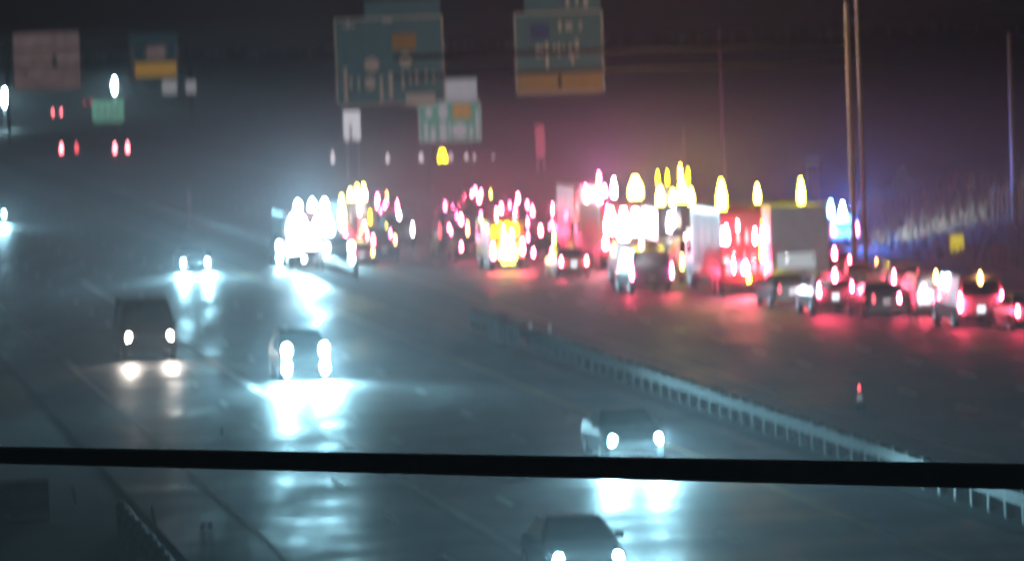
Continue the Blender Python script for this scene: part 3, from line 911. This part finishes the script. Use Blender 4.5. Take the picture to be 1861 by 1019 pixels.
SG = 33.0
pA = at(711, 190, SG)
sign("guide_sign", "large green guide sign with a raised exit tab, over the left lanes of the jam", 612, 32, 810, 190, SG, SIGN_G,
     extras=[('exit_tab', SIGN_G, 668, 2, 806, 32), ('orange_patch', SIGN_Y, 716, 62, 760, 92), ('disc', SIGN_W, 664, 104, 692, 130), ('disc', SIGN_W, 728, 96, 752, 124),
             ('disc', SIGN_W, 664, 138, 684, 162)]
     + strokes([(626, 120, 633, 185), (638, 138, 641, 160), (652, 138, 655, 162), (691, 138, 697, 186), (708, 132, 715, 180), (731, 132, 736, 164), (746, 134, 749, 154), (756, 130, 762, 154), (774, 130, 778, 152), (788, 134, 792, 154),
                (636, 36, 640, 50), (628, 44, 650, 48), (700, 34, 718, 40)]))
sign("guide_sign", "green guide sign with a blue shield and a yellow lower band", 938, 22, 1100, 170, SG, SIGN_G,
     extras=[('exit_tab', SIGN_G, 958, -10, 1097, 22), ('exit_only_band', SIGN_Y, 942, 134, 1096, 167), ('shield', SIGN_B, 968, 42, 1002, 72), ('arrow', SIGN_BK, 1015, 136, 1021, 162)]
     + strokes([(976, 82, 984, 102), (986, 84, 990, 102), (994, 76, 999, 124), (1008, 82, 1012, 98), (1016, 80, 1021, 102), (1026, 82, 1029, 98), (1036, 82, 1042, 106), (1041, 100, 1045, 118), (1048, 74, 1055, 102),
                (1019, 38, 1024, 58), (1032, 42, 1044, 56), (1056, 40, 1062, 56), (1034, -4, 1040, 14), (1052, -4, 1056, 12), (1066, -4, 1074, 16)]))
sign("exit_plaque", "small white plaque under the right corner of the large green sign", 738, 170, 792, 193, SG, SIGN_W, extras=[('lettering', SIGN_W, 0, 0, 0, 0)][:0], border=False)

# gantry holding those signs
LG, tG = 57.6, None
pl = at(1563, 480, 35.0)
Lr, tG = road_co(pl)
g = thing("sign_gantry", "steel sign gantry whose twin grey uprights rise right of the lorry", "sign gantry", road(Lr, tG), TH)
topz = 13.6
obj("upright", MB().tube((-.28, 0, 0), (-.28, 0, topz), .16, .13, n=14).mesh("upright"), STEEL, g)
obj("upright", MB().tube((.32, 0, 0), (.32, .3, topz + .9), .11, .09, n=14).mesh("upright"), STEEL, g)
for k in range(6):
    z = 1.2 + k * 2.3
    obj("brace", MB().tube((-.1, 0, z), (.22, 0, z), .05, n=6).mesh("brace"), STEEL, g)
ml = 31.5 - Lr
ml += 1.5
obj("chord", MB().tube((-.3, .45, 11.6), (ml, .45, 11.6), .15, .11, n=12).mesh("chord"), BLACKSTEEL, g)
obj("chord", MB().tube((-.3, .45, 10.6), (ml, .45, 10.6), .1, .08, n=12).mesh("chord"), BLACKSTEEL, g)

# signs beyond
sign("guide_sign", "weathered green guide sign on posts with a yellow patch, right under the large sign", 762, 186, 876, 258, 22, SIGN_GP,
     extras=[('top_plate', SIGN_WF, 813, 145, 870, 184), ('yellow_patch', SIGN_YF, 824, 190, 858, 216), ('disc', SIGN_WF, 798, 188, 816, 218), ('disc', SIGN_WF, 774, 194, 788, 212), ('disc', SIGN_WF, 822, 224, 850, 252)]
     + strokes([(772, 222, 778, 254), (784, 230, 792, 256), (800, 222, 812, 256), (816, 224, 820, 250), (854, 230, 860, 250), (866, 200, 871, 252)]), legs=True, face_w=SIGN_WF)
sign("roadside_sign", "bright white two-column sign below the large green sign's left corner", 625, 202, 656, 255, 19, SIGN_WB, extras=[('gap_strip', SIGN_BR, 636, 226, 640, 255)], legs=True, border=False)
sign("overhead_sign", "broad pinkish-brown sign high at the left, worn and blank looking", 27, 60, 147, 163, 12.4, SIGN_BR,
     extras=[('faded_panel', SIGN_BR, 36, 120, 140, 140)] + strokes([(96, 100, 106, 126), (44, 128, 52, 136)]), border=False)
sign("overhead_sign", "green sign with an orange lower band beside the broad pinkish-brown sign", 236, 62, 326, 142, 12.4, SIGN_G,
     extras=[('orange_band', SIGN_YF, 246, 114, 322, 140), ('pale_panel', SIGN_BR, 268, 84, 302, 108)] + strokes([(238, 84, 246, 150), (262, 88, 267, 104), (303, 88, 307, 104), (321, 84, 326, 138)]), border=False)
g2 = thing("sign_gantry", "far dark gantry carrying the two signs high at the left", "sign gantry", (0, 0, 0), TH)
pa, pb = at(10, 110, 12.4), at(345, 100, 12.4)
g2.location = (pb.x, pb.y, 0)
d = road_co(pb)[0] - road_co(pa)[0]
obj("upright", MB().tube((0, .4, 0), (0, .4, 14.2), .22, .18, n=10).mesh("upright"), STEEL, g2)
obj("upright", MB().tube((-d, .4, 0), (-d, .4, 14.2), .22, .18, n=10).mesh("upright"), STEEL, g2)
for z in (11.5, 13.8):
    obj("chord", MB().tube((0, .5, z), (-d, .5, z), .1, n=8).mesh("chord"), STEEL, g2)
sign("small_sign", "small square white sign, left one of a pair beside the far gantry", 295, 146, 322, 172, 12.8, SIGN_WF, border=False, group="pair of small white signs")
sign("small_sign", "small square white sign, right one of a pair beside the far gantry", 338, 147, 357, 170, 12.8, SIGN_WF, border=False, group="pair of small white signs")
sign("roadside_sign", "pale green sign standing by the road left under a white lamp", 168, 182, 226, 222, 11.0, SIGN_GPF,
     extras=strokes([(178, 190, 182, 214), (190, 188, 194, 216), (202, 192, 206, 216), (212, 190, 216, 214)]), legs=True, face_w=SIGN_WF)
sign("roadside_sign", "small blue-grey sign beside the amber beacon of the box lorry", 1461, 278, 1492, 306, 25, SIGN_B, legs=True, border=False)
ys = sign("warning_sign", "small upright yellow warning sign on the dark bank at the right", 1726, 424, 1754, 467, 34, SIGN_Y, legs=True, border=False)
obj("lit_face", MB().box(-.36, .36, -.03, -.004, .12, 1.16).mesh("lit_face"), lamp("yellow_glow_face", (1, .8, .02), .75), ys)  # glow put into the face for returned headlight light
rs = sign("tall_sign", "tall narrow pink-red lit sign hanging in the dark under the yellow-banded sign", 973, 224, 993, 290, 19, PLASTIC, legs=True, border=False)
obj("lit_face", MB().box(-.45, .42, -.03, -.004, .1, 3.3).mesh("lit_face"), L_REDSIGN, rs)

# ------------------------------------------------------------------ poles and lamps
def pole(name, label, u0, v0, u1, v1, s, r0, r1, cat="pole", arm=False):
    b = ground(u1, 84 + (930 - u1) * .035 + CAM_H * s)
    top = at(u0, v0, s)
    h = top.z
    r = thing(name, label, cat, b, TH)
    obj("shaft", MB().tube((0, 0, 0), (0, 0, h), r0, r1, n=12).mesh("shaft", smooth=True), PALE_POLE_LIT_RAIL, r)
    obj("base_plate", MB().box(-.3, .3, -.3, .3, 0, .06).mesh("base_plate"), STEEL, r)
    if arm:
        obj("arm", MB().tube((0, 0, h - .15), (-2.2, 0, h + .25), .06, .04, n=8).mesh("arm"), STEEL, r)
        obj("lamp_head", MB().box(-2.9, -2.1, -.18, .18, h + .18, h + .34).mesh("lamp_head", bevel=.05), STEEL, r)
    return r


pole("light_pole", "tall slim grey pole rising behind the amber beacons", 1305, 52, 1318, 340, 26, .14, .09, "light pole")
pole("light_pole", "slim pole at the right edge rising from pale fence slats", 1835, 60, 1846, 320, 33, .17, .12, "light pole")
pole("marker_post", "short grey post on the median behind the two oval headlights", 342, 342, 345, 420, 26, .11, .1, "post")
pole("light_pole", "thin faint pole behind the cluster of amber beacons", 1243, 232, 1246, 330, 24, .1, .07, "light pole")
for (u, v), s, lab in (((208, 156), 8.5, "white street lamp above the pale green sign at the left"), ((8, 178), 10, "white street lamp glaring at the left edge, below the brown sign")):
    p = at(u, v, s)
    r = thing("street_lamp", lab, "street lamp", (p.x, p.y, 0), TH, "far street lamps")
    obj("shaft", MB().tube((0, .3, 0), (0, .3, p.z + .9), .14, .09, n=8).mesh("shaft"), STEEL, r)
    obj("lamp_head", MB().box(-.35, .35, -.1, .5, p.z + .8, p.z + 1.1).mesh("lamp_head"), STEEL, r)
    obj("lens", MB().ball((0, 0, p.z), .5, .4, 1.4).mesh("lens"), L_STREET, r)
    light(r, (0, -.8, p.z), HEAD, 2500, radius=.3, name="street_lamp_glow")

# row of small markers beyond the jam, glow put in as emission
for u, v, w, h, m, lab in ((605, 285, 7, 22, L_DIMW, "faint white glowing marker farthest left of the small row beyond the jam"),
                           (705, 290, 8, 20, L_DIMW, "faint white glowing marker right above the dim truck"),
                           (766, 290, 10, 22, L_DIMW, "white glowing marker left of the yellow one in the small row"),
                           (805, 288, 18, 28, L_AMBS, "yellow glowing marker, the brightest of the small row beyond the jam"),
                           (820, 291, 10, 22, L_DIMW, "white glowing marker touching the yellow one's right side"),
                           (848, 291, 10, 20, L_DIMW, "white glowing marker a little right of the yellow one"),
                           (863, 292, 9, 18, L_DIMW, "pinkish glowing marker next to a white one in the small row"),
                           (897, 292, 8, 16, L_DIMW, "faintest glowing marker, rightmost of the small row")):
    s = 17.0
    p = at(u, v + h / 2, s)
    r = thing("glow_marker", lab, "warning lamp", (p.x, p.y, 0), TH, "small glowing markers beyond the jam")
    obj("post", MB().tube((0, 0, 0), (0, 0, p.z), .06, n=6).mesh("post"), POSTM, r)
    obj("base", MB().box(-.3, .3, -.3, .3, 0, .08).mesh("base"), RUBBER, r)
    o = obj("lens", MB().taper(0, 0, p.z, p.z + h / s, w / s, w / s * .5, .12).mesh("lens"), m, r)

# pale slatted fence at the right edge
fc = thing("slatted_fence", "pale grey slatted fence panel at the right edge below the slim pole", "fence", at(1836, 455, 33), TH)
for k in range(7):
    obj("slat", MB().box(-.85 + k * .26, -.72 + k * .26, -.02, .02, 0 - .15 * k, 3.6 - .05 * (k % 3)).mesh("slat"), PLATE, fc)
obj("fence_rail", MB().box(-.9, 1.0, .02, .08, .8, .95).mesh("fence_rail"), STEEL, fc)
obj("fence_rail", MB().box(-.9, 1.0, .02, .08, 2.6, 2.75).mesh("fence_rail"), STEEL, fc)
obj("fence_post", MB().box(.2, .34, .08, .2, -fc.location.z, 3.3).mesh("fence_post"), STEEL, fc)

# trees and shrubs on the bank
for k, (L, t, h, lab) in enumerate(((72, 300, 3.0, "low bushy shrub on the bank beside the police car's light"), (76, 285, 3.4, "rounded shrub on the bank above the yellow warning sign"),
                                    (80, 260, 3.6, "larger shrub on the bank near the pale fence"), (70, 330, 2.6, "small shrub on the bank, nearest the police car"))):
    tree("shrub", lab, road(L, t, bank_z(L, t) - .1), h, 20 + k, 900, "shrubs on the bank")

# ------------------------------------------------------------------ foreground
bc = at(-300, 820, 143)
bd = at(2160, 872, 150)
dirv = (bd - bc)
ln = Vector((dirv.x, dirv.y, 0)).length
bmr = thing("overhead_beam", "long dark steel beam crossing the whole view over the near lanes", "overhead beam", (bc.x, bc.y, 0), math.atan2(dirv.y, dirv.x))
z0, z1 = bc.z, bd.z


def zb(x):
    return z0 + (z1 - z0) * x / ln


def hh(x):
    q = x / ln
    return .064 + .066 * q


def beam_loop(x, dy, a, b):
    return [(x, -dy, zb(x) + a), (x, dy, zb(x) + a), (x, dy, zb(x) + b), (x, -dy, zb(x) + b)]


xs = [ln * i / 8 for i in range(9)]
obj("web", MB().loft([beam_loop(x, .1, -hh(x), hh(x)) for x in xs]).mesh("web"), DARKSTEEL, bmr)
obj("flange", MB().loft([beam_loop(x, .17, hh(x), hh(x) + .022) for x in xs]).mesh("flange"), DARKSTEEL, bmr)
obj("flange", MB().loft([beam_loop(x, .17, -hh(x) - .022, -hh(x)) for x in xs]).mesh("flange"), DARKSTEEL, bmr)
for x in (-.3, ln + .3):
    obj("column", MB().tube((x, 0, 0), (x, 0, zb(x) + .3), .22, n=14).mesh("column"), DARKSTEEL, bmr)

# crash cushion where the near guardrail face starts
p = ground(918, 622)
cc = thing("crash_cushion", "battered grey crash cushion on the median at the start of the near rail", "crash cushion", p, TH)
for k in range(5):
    obj("bay", MB().box(-.42 + .03 * k, .42 - .03 * k, k * 1.3 - 3.2, k * 1.3 - 2.1, .1, .85 + .04 * k).mesh("bay", bevel=.04), GALV if k % 2 else CONC, cc)
obj("nose", MB().tube((0, -3.35, .05), (0, -3.35, .95), .42, n=16).mesh("nose"), PLATE, cc)
for u, v, lab in ((965, 628, "short white delineator post left of its twin beside the crash cushion"), (1000, 632, "short white delineator post right of its twin beside the crash cushion")):
    p = ground(u, v)
    r = thing("delineator_post", lab, "delineator", p, TH, "delineators by the crash cushion")
    obj("stake", MB().box(-.07, .07, -.03, .03, 0, .95).mesh("stake", bevel=.01), PLATE, r)
    obj("reflector", MB().box(-.055, .055, -.04, -.031, .68, .9).mesh("reflector"), SIGN_WF, r)

p = ground(46, 938)
hw = thing("drain_headwall", "low concrete drain headwall at the bottom left corner", "drain", p, TH)
obj("wall", MB().box(-.7, .65, 0, .3, 0, .95).mesh("wall", bevel=.03), CONC, hw)
obj("apron", MB().box(-.5, .55, -1.6, 0, 0, .12).mesh("apron", bevel=.02), CONC, hw)
obj("grate", MB().box(-.35, .6, -.03, 0, .3, .7).mesh("grate"), DARKSTEEL, hw)
for u, v, h, lab in ((137, 915, .5, "small leaning marker stake, first from the concrete headwall"), (284, 972, .75, "leaning marker stake beside the wet lane, last from the headwall"), (404, 790, .2, "tiny pale stake end above the dark beam at the left")):
    p = ground(u, v)
    r = thing("marker_stake", lab, "stake", p, TH)
    o = obj("stake", MB().box(-.03, .03, -.03, .03, 0, h).mesh("stake"), PLATE, r)
    o.rotation_euler = (0, -.12, 0)
for u, lab in ((369, "left one of two tiny white road studs on the near lane"), (382, "right one of two tiny white road studs on the near lane")):
    p = ground(u, 960)
    p.z = .036
    r = tag(obj("road_stud", MB().loft([[(-.06, -.05, 0), (.06, -.05, 0), (.06, .05, 0), (-.06, .05, 0)], [(-.045, -.03, .1), (.045, -.03, .1), (.045, .03, .1), (-.045, .03, .1)]]).mesh("road_stud"), PLATE), lab, "road stud", "road studs")
    r.location = p
p = ground(1563, 748)
cn = thing("traffic_cone", "lone traffic cone lit red on the near outbound lanes", "cone", p, TH)
obj("cone", MB().tube((0, 0, .04), (0, 0, .72), .17, .03, n=14).mesh("cone", smooth=True), CONEO, cn)
obj("foot", MB().box(-.2, .2, -.2, .2, 0, .045).mesh("foot"), RUBBER, cn)
obj("reflective_band", MB().tube((0, 0, .38), (0, 0, .55), .103, .072, n=14, cap=False).mesh("reflective_band"), SIGN_WF, cn)
obj("tip_glow", MB().taper(0, 0, .68, .85, .08, .04, .03).mesh("tip_glow"), L_TAILD, cn)  # glow put in for a red reflector

# ------------------------------------------------------------------ haze
hz = obj("haze", MB().box(-2000, 2000, -80, 9200, -1.0, 17.0).mesh("haze"), bpy.data.materials.new("haze_air"))
hm = hz.material_slots[0].material
hm.use_nodes = True
t = hm.node_tree
t.nodes.clear()
o = t.nodes.new("ShaderNodeOutputMaterial")
pv = t.nodes.new("ShaderNodeVolumePrincipled")
pv.inputs['Color'].default_value = (0.88, 0.9, 0.95, 1)
pv.inputs['Density'].default_value = 0.00022
pv.inputs['Anisotropy'].default_value = 0.55
t.links.new(pv.outputs[0], o.inputs['Volume'])
hz["kind"] = "stuff"
hz["label"] = "thin night haze hanging over the whole motorway"
hz["category"] = "haze"

# low mist volume added to give the lamps bloom, thinning upwards
mi = obj("bloom_mist", MB().box(-340, 420, 20, 3000, -0.5, 12.0 - .3).mesh("bloom_mist"), bpy.data.materials.new("bloom_mist_air"))
mm = mi.material_slots[0].material
mm.use_nodes = True
t = mm.node_tree
t.nodes.clear()
o = t.nodes.new("ShaderNodeOutputMaterial")
pv = t.nodes.new("ShaderNodeVolumePrincipled")
pv.inputs['Color'].default_value = (0.9, 0.9, 0.95, 1)
pv.inputs['Anisotropy'].default_value = 0.5
tc = t.nodes.new("ShaderNodeTexCoord")
sx = t.nodes.new("ShaderNodeSeparateXYZ")
mr = t.nodes.new("ShaderNodeMapRange")
mr.interpolation_type = 'SMOOTHSTEP'
mr.inputs['From Min'].default_value = 1.5
mr.inputs['From Max'].default_value = 11.5
mr.inputs['To Min'].default_value = BLOOM_MIST
mr.inputs['To Max'].default_value = 0.0
t.links.new(tc.outputs['Object'], sx.inputs[0])
t.links.new(sx.outputs['Z'], mr.inputs['Value'])
t.links.new(mr.outputs[0], pv.inputs['Density'])
t.links.new(pv.outputs[0], o.inputs['Volume'])
mi["kind"] = "stuff"
mi["label"] = "low mist added to hold the lamp glow over both carriageways"
mi["category"] = "mist"
